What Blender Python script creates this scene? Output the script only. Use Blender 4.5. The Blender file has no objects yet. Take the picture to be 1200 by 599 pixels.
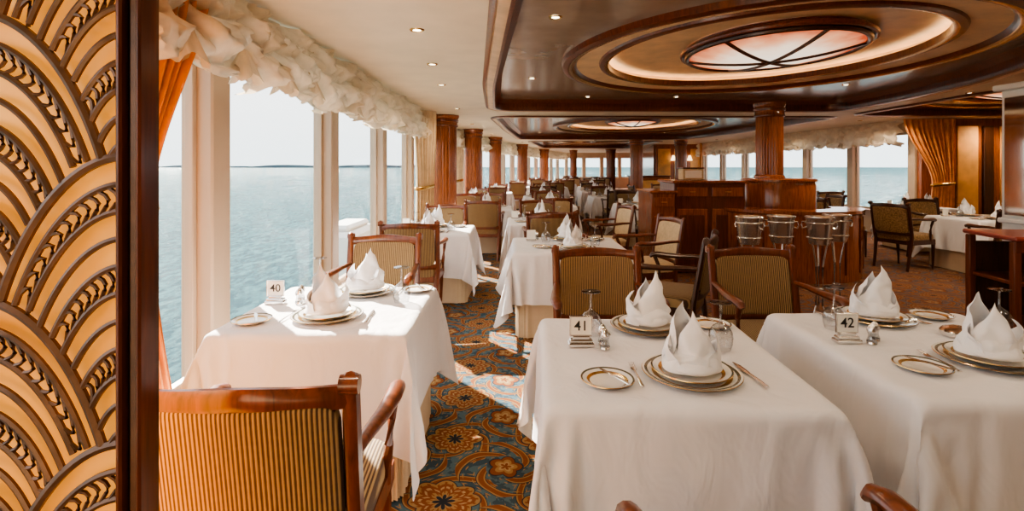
import bpy, bmesh, math, random, time
from math import sin, cos, pi, sqrt, atan2, radians
from mathutils import Vector, Matrix, noise
T0=time.time()
random.seed(7)
S=bpy.context.scene
COL=S.collection

# ------------------------------------------------------------------ node helpers
def new_mat(name):
    m=bpy.data.materials.new(name); m.use_nodes=True
    nt=m.node_tree; nt.nodes.clear()
    out=nt.nodes.new('ShaderNodeOutputMaterial')
    return m,nt,out
def c4(c): return (c[0],c[1],c[2],1.0)
def principled(nt,out,col=None,rough=.5,metal=0,coat=0,spec=None,emit=None,es=0,sheen=0):
    p=nt.nodes.new('ShaderNodeBsdfPrincipled')
    if col is not None: p.inputs['Base Color'].default_value=c4(col)
    p.inputs['Roughness'].default_value=rough
    p.inputs['Metallic'].default_value=metal
    p.inputs['Coat Weight'].default_value=coat
    p.inputs['Coat Roughness'].default_value=.12
    if sheen: p.inputs['Sheen Weight'].default_value=sheen
    if spec is not None: p.inputs['Specular IOR Level'].default_value=spec
    if emit is not None:
        p.inputs['Emission Color'].default_value=c4(emit); p.inputs['Emission Strength'].default_value=es
    nt.links.new(p.outputs[0],out.inputs[0])
    return p
def ramp(nt,fac,stops,interp='LINEAR'):
    r=nt.nodes.new('ShaderNodeValToRGB'); r.color_ramp.interpolation=interp
    els=r.color_ramp.elements
    while len(els)<len(stops): els.new(.5)
    for e,(p,c) in zip(els,stops): e.position=p; e.color=c4(c)
    nt.links.new(fac,r.inputs[0]); return r.outputs[0]
def M(nt,op,a,b=None,c=None,clamp=False):
    n=nt.nodes.new('ShaderNodeMath'); n.operation=op; n.use_clamp=clamp
    for i,v in enumerate((a,b,c)):
        if v is None: continue
        if isinstance(v,(int,float)): n.inputs[i].default_value=v
        else: nt.links.new(v,n.inputs[i])
    return n.outputs[0]
def mixc(nt,f,a,b):
    n=nt.nodes.new('ShaderNodeMix'); n.data_type='RGBA'
    if isinstance(f,(int,float)): n.inputs[0].default_value=f
    else: nt.links.new(f,n.inputs[0])
    for i,v in ((6,a),(7,b)):
        if isinstance(v,tuple): n.inputs[i].default_value=c4(v)
        else: nt.links.new(v,n.inputs[i])
    return n.outputs[2]
def coords(nt,kind='Object',scale=(1,1,1)):
    t=nt.nodes.new('ShaderNodeTexCoord'); m=nt.nodes.new('ShaderNodeMapping')
    m.inputs['Scale'].default_value=scale
    nt.links.new(t.outputs[kind],m.inputs[0]); return m.outputs[0]
def noise_tex(nt,vec,scale,detail=3,rough=.5,dist=0):
    n=nt.nodes.new('ShaderNodeTexNoise'); n.inputs['Scale'].default_value=scale
    n.inputs['Detail'].default_value=detail; n.inputs['Roughness'].default_value=rough
    n.inputs['Distortion'].default_value=dist
    nt.links.new(vec,n.inputs['Vector']); return n.outputs[0]
def bump(nt,p,h,strength=.3,dist=.01):
    b=nt.nodes.new('ShaderNodeBump'); b.inputs['Strength'].default_value=strength; b.inputs['Distance'].default_value=dist
    nt.links.new(h,b.inputs['Height']); nt.links.new(b.outputs[0],p.inputs['Normal'])

def mat_simple(name,col,rough=.5,metal=0,coat=0,var=.12,scale=8,bmp=0,emit=None,es=0,sheen=0):
    m,nt,out=new_mat(name); p=principled(nt,out,col,rough,metal,coat,emit=emit,es=es,sheen=sheen)
    v=coords(nt); n=noise_tex(nt,v,scale,4)
    d=tuple(x*(1-var) for x in col); l=tuple(min(1,x*(1+var)) for x in col)
    nt.links.new(ramp(nt,n,[(.3,d),(.7,l)]),p.inputs['Base Color'])
    if bmp: bump(nt,p,n,bmp,.01)
    return m
def mat_wood(name,dark,light,rough=.28,sc=(18,18,1.5)):
    m,nt,out=new_mat(name); p=principled(nt,out,None,rough,0,.35)
    v=coords(nt,'Object',sc); n=noise_tex(nt,v,2.5,5,.6,.6)
    nt.links.new(ramp(nt,n,[(.25,dark),(.5,tuple((a+b)/2 for a,b in zip(dark,light))),(.75,light)]),p.inputs['Base Color'])
    return m
def mat_stripe(name,dark,light,pitch=.0125):
    m,nt,out=new_mat(name); p=principled(nt,out,None,.75,sheen=.1)
    t=nt.nodes.new('ShaderNodeTexCoord'); s=nt.nodes.new('ShaderNodeSeparateXYZ')
    nt.links.new(t.outputs['Object'],s.inputs[0])
    w=M(nt,'SINE',M(nt,'MULTIPLY',s.outputs[0],2*pi/pitch))
    w=M(nt,'MULTIPLY_ADD',w,.5,.5)
    n=noise_tex(nt,coords(nt,'Object',(1,1,1)),60,2)
    w2=M(nt,'ADD',w,M(nt,'MULTIPLY',M(nt,'SUBTRACT',n,.5),.3))
    nt.links.new(ramp(nt,w2,[(.25,dark),(.7,light)]),p.inputs['Base Color'])
    bump(nt,p,w,.4,.003)
    return m

MAT={}
MAT['wood']=mat_wood('mahogany',(.060,.015,.006),(.22,.054,.018))
MAT['wood_red']=mat_wood('cherry_wood',(.15,.038,.014),(.42,.135,.046),.2)
MAT['wood_dark']=mat_wood('dark_wood',(.026,.011,.006),(.09,.030,.014),.3)
MAT['stripe']=mat_stripe('striped_upholstery',(.070,.033,.016),(.38,.255,.115),.0115)
MAT['cream_fab']=mat_simple('cream_upholstery',(.60,.46,.28),.8,scale=30,sheen=.2)
MAT['brown_fab']=mat_simple('brown_upholstery',(.27,.17,.08),.7,scale=60,var=.5)
def mat_linen():
    m,nt,out=new_mat('white_linen'); p=principled(nt,out,(.80,.79,.81),.75,sheen=.1)
    v=coords(nt); n=noise_tex(nt,v,5,3)
    nt.links.new(ramp(nt,n,[(.3,(.76,.75,.78)),(.7,(.80,.79,.82))]),p.inputs['Base Color'])
    c=noise_tex(nt,coords(nt,'Object',(1,1,.5)),7,3,.5,.8); bump(nt,p,c,.5,.025)
    return m
MAT['linen']=mat_linen()
MAT['napkin']=mat_simple('napkin_linen',(.88,.88,.91),.7,var=.015,scale=5)
MAT['skirt']=mat_simple('ecru_linen',(.60,.48,.34),.8,var=.05,scale=6)
MAT['china']=mat_simple('white_china',(.85,.84,.81),.12,coat=.5,var=.01)
MAT['rim']=mat_simple('dark_rim',(.10,.10,.075),.2,var=.2,scale=60,coat=.4)
MAT['gold']=mat_simple('gold',(.70,.46,.18),.25,1,var=.1)
MAT['silver']=mat_simple('silver',(.78,.76,.74),.18,1,var=.05)
MAT['card']=mat_simple('card',(.85,.82,.75),.6,var=.02)
MAT['ink']=mat_simple('ink',(.02,.02,.02),.6)
MAT['frame']=mat_simple('window_frame_paint',(.48,.37,.27),.45,var=.04,scale=2)
MAT['wallpaint']=mat_simple('wall_paint',(.60,.47,.32),.6,var=.05,scale=2)
MAT['ceil']=mat_simple('ceiling_plaster',(.76,.65,.49),.5,var=.06,scale=3,bmp=.05)
MAT['ceil_dark']=mat_simple('lacquered_ceiling',(.27,.19,.13),.22,coat=.4,var=.15,scale=3)
MAT['ceil_gold']=mat_simple('gilt_plaster',(.80,.56,.33),.42,var=.14,scale=5,bmp=.06)
MAT['ceil_tan']=mat_simple('tan_plaster',(.66,.47,.30),.4,var=.14,scale=6)
MAT['orange_panel']=mat_simple('amber_panel',(.78,.40,.13),.45,var=.25,scale=3)
MAT['bronze_lattice']=mat_simple('bronze_lattice',(.15,.068,.032),.36,.3,var=.35,scale=14,coat=.2)
MAT['ocurtain']=mat_simple('orange_curtain_silk',(.78,.33,.10),.5,var=.15,scale=10,sheen=.3)
MAT['gcurtain']=mat_simple('gold_curtain_silk',(.70,.55,.36),.55,var=.12,scale=10,sheen=.3)
MAT['white']=mat_simple('white_paint',(.75,.75,.73),.4,var=.02)
MAT['chrome']=mat_simple('polished_steel',(.80,.79,.78),.24,.93,var=.04,coat=.3)
MAT['burgundy']=mat_simple('burgundy_leather',(.26,.05,.035),.35,coat=.3)
MAT['butter']=mat_simple('copper_lid',(.55,.36,.25),.25,.9)
MAT['mirror']=mat_simple('mirror_glass',(.75,.74,.70),.05,1,var=.02)
MAT['coast']=mat_simple('coast',(.075,.115,.14),.9)

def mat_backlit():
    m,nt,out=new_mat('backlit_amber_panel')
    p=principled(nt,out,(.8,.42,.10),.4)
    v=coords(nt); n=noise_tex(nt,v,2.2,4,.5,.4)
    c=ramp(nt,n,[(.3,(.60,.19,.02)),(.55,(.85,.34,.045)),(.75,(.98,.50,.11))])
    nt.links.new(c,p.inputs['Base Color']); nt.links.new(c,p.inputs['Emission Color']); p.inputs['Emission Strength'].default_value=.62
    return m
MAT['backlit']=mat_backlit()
def mat_trans(name,col,tr=.3):
    m,nt,out=new_mat(name)
    d=nt.nodes.new('ShaderNodeBsdfDiffuse'); t=nt.nodes.new('ShaderNodeBsdfTranslucent'); mx=nt.nodes.new('ShaderNodeMixShader')
    n=noise_tex(nt,coords(nt),12,4); c=ramp(nt,n,[(.3,tuple(x*.85 for x in col)),(.7,col)])
    nt.links.new(c,d.inputs[0]); nt.links.new(c,t.inputs[0]); mx.inputs[0].default_value=tr
    nt.links.new(d.outputs[0],mx.inputs[1]); nt.links.new(t.outputs[0],mx.inputs[2]); nt.links.new(mx.outputs[0],out.inputs[0])
    return m
MAT['valance']=mat_trans('voile_valance',(.93,.81,.64),.28)
def mat_glass(name,tint,refl=.06,pw=True,edge=None):
    m,nt,out=new_mat(name)
    t=nt.nodes.new('ShaderNodeBsdfTransparent'); t.inputs[0].default_value=c4(tint)
    g=nt.nodes.new('ShaderNodeBsdfGlossy'); g.inputs['Roughness'].default_value=.03
    lw=nt.nodes.new('ShaderNodeLayerWeight'); lw.inputs[0].default_value=.35
    if edge: nt.links.new(ramp(nt,lw.outputs['Facing'],[(.3,tint),(.95,edge)]),t.inputs[0])
    f=M(nt,'MULTIPLY_ADD',M(nt,'POWER',lw.outputs['Facing'],2.5),.75 if pw else .25,refl,True)
    mx=nt.nodes.new('ShaderNodeMixShader')
    nt.links.new(f,mx.inputs[0]); nt.links.new(t.outputs[0],mx.inputs[1]); nt.links.new(g.outputs[0],mx.inputs[2]); nt.links.new(mx.outputs[0],out.inputs[0])
    return m
MAT['glass']=mat_glass('crystal',(.82,.83,.84),.17,True,(.32,.32,.32))
MAT['pane']=mat_glass('window_glass',(.97,.98,.98),.015,False)
def mat_emit(name,col,s):
    m,nt,out=new_mat(name); e=nt.nodes.new('ShaderNodeEmission')
    e.inputs[0].default_value=c4(col); e.inputs[1].default_value=s; nt.links.new(e.outputs[0],out.inputs[0]); return m
MAT['bulb']=mat_emit('warm_lamp',(1,.85,.6),9)
MAT['dome_fill']=mat_emit('dome_fill_glow',(1,.72,.42),12)  # glowing strip added to brighten the domes
MAT['shade']=mat_emit('lamp_shade',(1,.72,.42),3.2)
def mat_lampglass():
    m,nt,out=new_mat('stained_lamp_glass'); e=nt.nodes.new('ShaderNodeEmission')
    t=nt.nodes.new('ShaderNodeTexCoord'); s=nt.nodes.new('ShaderNodeSeparateXYZ'); nt.links.new(t.outputs['Object'],s.inputs[0])
    x=M(nt,'DIVIDE',s.outputs[0],.78); y=M(nt,'DIVIDE',s.outputs[1],.95)
    r=M(nt,'SQRT',M(nt,'ADD',M(nt,'MULTIPLY',x,x),M(nt,'MULTIPLY',y,y)))
    n=noise_tex(nt,coords(nt),4,3)
    r=M(nt,'ADD',r,M(nt,'MULTIPLY',M(nt,'SUBTRACT',n,.5),.45))
    c=ramp(nt,r,[(.0,(1,.90,.74)),(.5,(1,.76,.56)),(.78,(.85,.36,.18)),(1,(.5,.08,.03))])
    nt.links.new(c,e.inputs[0]); e.inputs[1].default_value=1.3
    nt.links.new(e.outputs[0],out.inputs[0]); return m
MAT['lampglass']=mat_lampglass()

def mat_carpet():
    m,nt,out=new_mat('patterned_carpet'); p=principled(nt,out,None,.95,spec=.1)
    g=nt.nodes.new('ShaderNodeNewGeometry'); s=nt.nodes.new('ShaderNodeSeparateXYZ')
    nz=nt.nodes.new('ShaderNodeTexNoise'); nz.inputs['Scale'].default_value=3.4; nz.inputs['Detail'].default_value=1
    nt.links.new(g.outputs['Position'],nz.inputs['Vector'])
    vm=nt.nodes.new('ShaderNodeVectorMath'); vm.operation='MULTIPLY_ADD'; vm.inputs[1].default_value=(.09,.09,0)
    nt.links.new(nz.outputs['Color'],vm.inputs[0]); nt.links.new(g.outputs['Position'],vm.inputs[2])
    nt.links.new(vm.outputs[0],s.inputs[0])
    X,Y=s.outputs[0],s.outputs[1]
    def cell(ox,oy,per):
        fx=M(nt,'SUBTRACT',M(nt,'FRACT',M(nt,'ADD',M(nt,'DIVIDE',X,per),ox+50)),.5)
        fy=M(nt,'SUBTRACT',M(nt,'FRACT',M(nt,'ADD',M(nt,'DIVIDE',Y,per),oy+50)),.5)
        r=M(nt,'SQRT',M(nt,'ADD',M(nt,'MULTIPLY',fx,fx),M(nt,'MULTIPLY',fy,fy)))
        a=M(nt,'ARCTAN2',fy,fx); return r,a
    def below(v,t,soft=.02):
        return M(nt,'MULTIPLY',M(nt,'SUBTRACT',t,v),1/soft,clamp=True)
    per=.52
    teal=(.040,.080,.115); teal2=(.080,.145,.185); gold=(.33,.205,.09); rust=(.22,.075,.03); navy=(.018,.026,.040); cream=(.40,.29,.15)
    col=mixc(nt,M(nt,'GREATER_THAN',noise_tex(nt,g.outputs['Position'],16,3),.5),teal,teal2)
    for ox,oy,k,sg in ((0,0,4,1),(.5,.5,4,-1)):
        r,a=cell(ox,oy,per)
        sp=M(nt,'SINE',M(nt,'ADD',M(nt,'MULTIPLY',a,k),M(nt,'MULTIPLY',r,sg*26)))
        inn=M(nt,'MULTIPLY',M(nt,'GREATER_THAN',r,.2),below(r,.46,.01))
        col=mixc(nt,M(nt,'MULTIPLY',M(nt,'GREATER_THAN',sp,.34),inn),col,navy)
        col=mixc(nt,M(nt,'MULTIPLY',M(nt,'GREATER_THAN',sp,.5),inn),col,gold)
        col=mixc(nt,M(nt,'MULTIPLY',M(nt,'GREATER_THAN',sp,.80),inn),col,rust)
        tk=M(nt,'SINE',M(nt,'MULTIPLY',r,130))
        col=mixc(nt,M(nt,'MULTIPLY',M(nt,'MULTIPLY',M(nt,'GREATER_THAN',tk,.3),M(nt,'LESS_THAN',M(nt,'ABSOLUTE',M(nt,'SUBTRACT',sp,-.35)),.16)),inn),col,gold)
    r,a=cell(0,0,per)
    pet=M(nt,'ADD',r,M(nt,'MULTIPLY',M(nt,'ABSOLUTE',M(nt,'COSINE',M(nt,'MULTIPLY',a,4))),-.06))
    for th,c in ((.24,navy),(.228,gold),(.185,rust),(.15,cream),(.125,rust),(.085,gold),(.035,navy)):
        col=mixc(nt,below(pet,th,.008),col,c)
    ve=M(nt,'SINE',M(nt,'MULTIPLY',a,24)); col=mixc(nt,M(nt,'MULTIPLY',M(nt,'MULTIPLY',M(nt,'GREATER_THAN',ve,.55),below(pet,.21,.01)),M(nt,'GREATER_THAN',pet,.05)),col,rust)
    r,a=cell(.5,.5,per)
    pet=M(nt,'ADD',r,M(nt,'MULTIPLY',M(nt,'ABSOLUTE',M(nt,'COSINE',M(nt,'MULTIPLY',a,2.5))),-.05))
    for th,c in ((.15,navy),(.138,rust),(.09,gold),(.05,cream),(.02,rust)):
        col=mixc(nt,below(pet,th,.008),col,c)
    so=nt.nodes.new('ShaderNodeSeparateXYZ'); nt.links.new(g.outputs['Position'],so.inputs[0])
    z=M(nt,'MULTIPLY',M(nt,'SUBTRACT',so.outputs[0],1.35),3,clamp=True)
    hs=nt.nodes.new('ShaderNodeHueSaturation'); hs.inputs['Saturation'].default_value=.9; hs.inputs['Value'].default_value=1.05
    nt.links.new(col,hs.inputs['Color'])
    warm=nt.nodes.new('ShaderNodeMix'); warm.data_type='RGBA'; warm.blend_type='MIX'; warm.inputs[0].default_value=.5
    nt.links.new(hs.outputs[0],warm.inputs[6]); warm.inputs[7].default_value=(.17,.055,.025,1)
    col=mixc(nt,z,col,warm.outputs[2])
    nf=noise_tex(nt,g.outputs['Position'],220,2)
    col2=mixc(nt,M(nt,'MULTIPLY',nf,.35),col,(.04,.03,.02))
    nt.links.new(col2,p.inputs['Base Color']); bump(nt,p,nf,.4,.004)
    return m
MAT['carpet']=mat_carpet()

def mat_sea():
    m,nt,out=new_mat('sea_water')
    g=nt.nodes.new('ShaderNodeNewGeometry'); P=g.outputs['Position']
    mp=nt.nodes.new('ShaderNodeMapping'); mp.inputs['Scale'].default_value=(1,.35,1); mp.inputs['Rotation'].default_value=(0,0,.6); nt.links.new(P,mp.inputs[0])
    n1=noise_tex(nt,P,.5,8,.70); n2=noise_tex(nt,mp.outputs[0],.02,8,.75); n3=noise_tex(nt,mp.outputs[0],1.1,6,.7)
    c1=ramp(nt,n2,[(.38,(.004,.026,.036)),(.62,(.011,.044,.056))])
    c2=mixc(nt,ramp(nt,n3,[(.46,(0,0,0)),(.60,(1,1,1))]),c1,(.036,.092,.102))
    d=nt.nodes.new('ShaderNodeBsdfDiffuse'); nt.links.new(c2,d.inputs[0])
    gl=nt.nodes.new('ShaderNodeBsdfGlossy'); gl.inputs['Roughness'].default_value=.20; gl.inputs[0].default_value=(.9,.97,1,1)
    b=nt.nodes.new('ShaderNodeBump'); b.inputs['Strength'].default_value=1; b.inputs['Distance'].default_value=3.2
    nt.links.new(n1,b.inputs['Height']); nt.links.new(b.outputs[0],gl.inputs['Normal'])
    mx=nt.nodes.new('ShaderNodeMixShader'); mx.inputs[0].default_value=.10
    nt.links.new(d.outputs[0],mx.inputs[1]); nt.links.new(gl.outputs[0],mx.inputs[2]); nt.links.new(mx.outputs[0],out.inputs[0])
    return m
MAT['sea']=mat_sea()

# ------------------------------------------------------------------ mesh builder
class MB:
    def __init__(s): s.v=[]; s.f=[]; s.m=[]; s.slots=[]
    def slot(s,name):
        if name not in s.slots: s.slots.append(name)
        return s.slots.index(name)
    def add(s,vs,fs,mat,xf=None):
        o=len(s.v); k=s.slot(mat)
        for v in vs:
            v=Vector(v)
            if xf is not None: v=xf@v
            s.v.append(v)
        for f in fs: s.f.append(tuple(i+o for i in f)); s.m.append(k)
    def merge(s,other,xf):
        o=len(s.v)
        for v in other.v: s.v.append(xf@v)
        mp=[s.slot(n) for n in other.slots]
        for f,k in zip(other.f,other.m): s.f.append(tuple(i+o for i in f)); s.m.append(mp[k])
    def grid(s,fn,nu,nv,mat,cu=False,cv=False,xf=None):
        vs=[fn(i/nu if not cu else i/nu, j/nv) for i in range(nu+(0 if cu else 1)) for j in range(nv+(0 if cv else 1))]
        W=nv+(0 if cv else 1); fs=[]
        for i in range(nu):
            for j in range(nv):
                i2=(i+1)%nu if cu else i+1; j2=(j+1)%nv if cv else j+1
                fs.append((i*W+j,i2*W+j,i2*W+j2,i*W+j2))
        s.add(vs,fs,mat,xf)
    def box(s,c,d,mat,b=.004,xf=None):
        hx,hy,hz=d[0]/2,d[1]/2,d[2]/2; b=min(b,hx*.9,hy*.9,hz*.9); h=(hx,hy,hz)
        vs=[]; idx={}
        for sx in (-1,1):
            for sy in (-1,1):
                for sz in (-1,1):
                    for ax in range(3):
                        q=[sx*(hx-b),sy*(hy-b),sz*(hz-b)]; q[ax]=(sx,sy,sz)[ax]*h[ax]
                        idx[(sx,sy,sz,ax)]=len(vs); vs.append((c[0]+q[0],c[1]+q[1],c[2]+q[2]))
        fs=[]
        def key(vals,ax): return idx[(vals[0],vals[1],vals[2],ax)]
        for ax in range(3):
            o=[i for i in range(3) if i!=ax]
            for sg in (-1,1):
                q=[]
                for a,bb in ((-1,-1),(1,-1),(1,1),(-1,1)):
                    v=[0,0,0]; v[ax]=sg; v[o[0]]=a; v[o[1]]=bb; q.append(key(v,ax))
                fs.append(tuple(q))
            for a in (-1,1):
                for bb in (-1,1):
                    v1=[0,0,0]; v2=[0,0,0]; v1[ax]=-1; v2[ax]=1
                    for v in (v1,v2): v[o[0]]=a; v[o[1]]=bb
                    fs.append((key(v1,o[0]),key(v2,o[0]),key(v2,o[1]),key(v1,o[1])))
        for sx in (-1,1):
            for sy in (-1,1):
                for sz in (-1,1): fs.append(tuple(idx[(sx,sy,sz,a)] for a in range(3)))
        s.add(vs,fs,mat,xf)
    def tube(s,path,r,mat,n=8,sq=(1,1),closed=False,cap=True,xf=None,up=Vector((0,0,1)),box=False):
        P=[Vector(p) for p in path]; N=len(P)
        rs=r if isinstance(r,(list,tuple)) else [r]*N
        vs=[]
        for i in range(N):
            a=P[(i-1)%N] if (closed or i>0) else P[i]; b=P[(i+1)%N] if (closed or i<N-1) else P[i]
            t=(b-a).normalized(); sd=t.cross(up)
            if sd.length<1e-3: sd=Vector((1,0,0)) if abs(t.x)<.9 else Vector((0,1,0))
            sd=(sd-t*sd.dot(t)).normalized(); u=sd.cross(t).normalized()
            for k in range(n):
                an=2*pi*k/n+(pi/n if box else 0)
                ca,sa=cos(an),sin(an)
                if box: mxx=max(abs(ca),abs(sa)); ca/=mxx; sa/=mxx
                vs.append(P[i]+sd*(ca*rs[i]*sq[0])+u*(sa*rs[i]*sq[1]))
        fs=[]
        for i in range(N if closed else N-1):
            i2=(i+1)%N
            for k in range(n): fs.append((i*n+k,i*n+(k+1)%n,i2*n+(k+1)%n,i2*n+k))
        if cap and not closed: fs.append(tuple(range(n))); fs.append(tuple((N-1)*n+k for k in range(n)))
        s.add(vs,fs,mat,xf)
    def lathe(s,prof,mat,c=(0,0,0),n=24,xf=None,flute=0,nf=12,mats=None):
        for j in range(len(prof)-1):
            (r0,z0),(r1,z1)=prof[j],prof[j+1]
            def rr(r,an): return r*(1-flute*(1-abs(sin(nf*an/2)))) if flute else r
            vs=[];fs=[]
            for k in range(n):
                an=2*pi*k/n
                vs.append((c[0]+rr(r0,an)*cos(an),c[1]+rr(r0,an)*sin(an),c[2]+z0))
                vs.append((c[0]+rr(r1,an)*cos(an),c[1]+rr(r1,an)*sin(an),c[2]+z1))
            for k in range(n):
                k2=(k+1)%n; fs.append((2*k,2*k2,2*k2+1,2*k+1))
            s.add(vs,fs,mats[j] if mats else mat,xf)
    def pillow(s,c,d,mat,e=.35,nu=20,nv=12,fn=None,xf=None):
        def sp(x,p): return math.copysign(abs(x)**p,x)
        def f(u,v):
            a=2*pi*u; b=-pi/2+pi*v
            q=Vector((d[0]/2*sp(cos(b),e)*sp(cos(a),e),d[1]/2*sp(cos(b),e)*sp(sin(a),e),d[2]/2*sp(sin(b),e)))
            q=q+Vector(c)
            return fn(q) if fn else q
        s.grid(f,nu,nv,mat,cu=True,xf=xf)
    def mesh(s,name,weld=True,ang=.6,smooth=True):
        me=bpy.data.meshes.new(name)
        me.from_pydata([tuple(v) for v in s.v],[],s.f)
        for sl in s.slots: me.materials.append(MAT[sl])
        me.polygons.foreach_set('material_index',s.m)
        bm=bmesh.new(); bm.from_mesh(me)
        if weld: bmesh.ops.remove_doubles(bm,verts=bm.verts,dist=1e-5)
        bmesh.ops.recalc_face_normals(bm,faces=bm.faces)
        bm.to_mesh(me); bm.free()
        if smooth:
            me.polygons.foreach_set('use_smooth',[True]*len(me.polygons)); me.set_sharp_from_angle(angle=ang)
        me.update(); return me
def put(name,me,loc=(0,0,0),rz=0,sc=(1,1,1),parent=None,rx=0,ry=0):
    o=bpy.data.objects.new(name,me); COL.objects.link(o)
    o.location=loc; o.rotation_euler=(rx,ry,rz); o.scale=sc
    if parent: o.parent=parent
    return o
def empty(name,loc=(0,0,0),rz=0):
    o=bpy.data.objects.new(name,None); COL.objects.link(o); o.location=loc; o.rotation_euler=(0,0,rz); o.empty_display_size=.1
    return o
def R(a,ax='Z'): return Matrix.Rotation(a,4,ax)
def Tr(x,y,z): return Matrix.Translation((x,y,z))

CL=2.45; CH=2.60   # low ceiling / coffer ceiling

# ------------------------------------------------------------------ room paths
WL=[(-1.85,-2.6),(-1.85,10),(-1.7,13),(-1.1,17),(-.2,22),(1.1,28),(3.5,36)]
def sample(path,step,start=0):
    out=[];d=start
    segs=[(Vector((*a,0)),Vector((*b,0))) for a,b in zip(path[:-1],path[1:])]
    acc=0
    for a,b in segs:
        L=(b-a).length; t=(b-a)/L
        while d<=acc+L+1e-6:
            out.append((a+t*(d-acc),t)); d+=step
        acc+=L
    return out

def window_wall(wname,path,start,step,side,sill,head,first_index,pd=.19,pw=.2):
    mb=MB(); st=sample(path,step,start)
    for (p,t) in st:
        ang=atan2(t.y,t.x)-pi/2
        xf=Tr(p.x,p.y,0)@R(ang)
        mb.box((0,0,CL/2),(pd,pw,CL-.002),'frame',.012,xf)
    pts=[Vector((*q,0)) for q in path]
    for a,b in zip(pts[:-1],pts[1:]):
        t=(b-a).normalized(); L=(b-a).length; m=(a+b)/2; ang=atan2(t.y,t.x)-pi/2
        xf=Tr(m.x,m.y,0)@R(ang)
        mb.box((0,0,sill/2),(.14,L+.02,sill),'frame',.01,xf)
        mb.box((.03*side,0,sill+.012),(.22,L+.02,.024),'frame',.006,xf)
        mb.box((0,0,(head+CL)/2),(.14,L+.02,CL-head-.002),'frame',.01,xf)
    put(wname,mb.mesh(wname))
    n=first_index
    for (p,t),(p2,t2) in zip(st[:-1],st[1:]):
        w=MB(); d=(p2-p); L=d.length; m=(p+p2)/2; ang=atan2(d.y,d.x)-pi/2; xf=R(ang)
        ww=L-pw-.004; H=head-sill-.03; zc=(head+sill)/2+.012
        for sy in (-1,1): w.box((-.02*side,sy*(ww/2-.02),zc),(.05,.04,H),'frame',.004,xf)
        for sz in (-1,1): w.box((-.02*side,0,zc+sz*(H/2-.02)),(.05,ww,.04),'frame',.004,xf)
        w.add([(-.02*side,-ww/2+.04,zc-H/2+.04),(-.02*side,ww/2-.04,zc-H/2+.04),(-.02*side,ww/2-.04,zc+H/2-.04),(-.02*side,-ww/2+.04,zc+H/2-.04)],[(0,1,2,3)],'pane',xf)
        put('window_%d'%n,w.mesh('window'),(m.x,m.y,0)); n+=1
    return n
n=window_wall('wall_left',WL,1.7,2.0,1,.22,2.32,1)
RW=[(8.2,22),(8.2,10.3)]
n=window_wall('wall_right',RW,0.2,1.9,1,.5,2.2,n)
FW=[(3.5,36),(9,36)]
n=window_wall('wall_far',FW,0.3,1.25,1,.7,2.1,n)

def wallbox(name,x0,y0,x1,y1,mat,th=.12,z0=0,z1=CL):
    a=Vector((x0,y0,0)); b=Vector((x1,y1,0)); d=b-a; m=(a+b)/2
    mb=MB(); xf=Tr(m.x,m.y,0)@R(atan2(d.y,d.x)); L=d.length
    mb.box((0,0,(z0+z1)/2),(L,th,z1-z0),mat,.005,xf)
    return mb,xf,L
mb,xf,L=wallbox('p',6.2,22.1,8.3,22.1,'wood_red')
for i in range(3):
    x=-L/2+L*(i+.5)/3
    mb.box((x,-.07,1.5),(L/3-.16,.03,1.5),'orange_panel',.01,xf); mb.box((x,-.07,.4),(L/3-.16,.03,.5),'wood',.01,xf)
put('wall_partition',mb.mesh('wall_partition'))
mb,xf,L=wallbox('s',6.2,22.2,9,36,'wood_red'); put('wall_inner',mb.mesh('wall_inner'))
mb,xf,L=wallbox('b',-1.9,-2.7,10.5,-2.7,'wallpaint'); put('wall_back',mb.mesh('wall_back'))
mb,xf,L=wallbox('rr',10.5,-2.6,10.5,10.2,'wallpaint')
put('wall_right_near',mb.mesh('wall_right_near'))
mb,xf,L=wallbox('rr',8.15,10.25,10.5,10.25,'wood_red')
for x,w,m_ in ((-.72,.22,'wood_dark'),(-.3,.42,'orange_panel'),(.12,.2,'wood_dark'),(.62,.5,'orange_panel')):
    mb.box((x,-.09,1.2),(w,.06,2.2),m_,.01,xf)
put('wall_side_end',mb.mesh('wall_side_end'))

# floor
outer=[(-1.9,-2.75),(-1.9,10),(-1.75,13),(-1.15,17),(-.25,22),(1.05,28),(3.45,36.05),(9.1,36.05),(6.3,22.2),(8.3,22.15),(8.3,10.3),(10.6,10.3),(10.6,-2.75)]
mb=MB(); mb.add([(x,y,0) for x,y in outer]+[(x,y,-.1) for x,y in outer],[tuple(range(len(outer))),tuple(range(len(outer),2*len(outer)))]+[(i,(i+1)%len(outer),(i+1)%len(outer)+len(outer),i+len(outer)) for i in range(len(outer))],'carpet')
put('floor',mb.mesh('floor',smooth=False))

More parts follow.
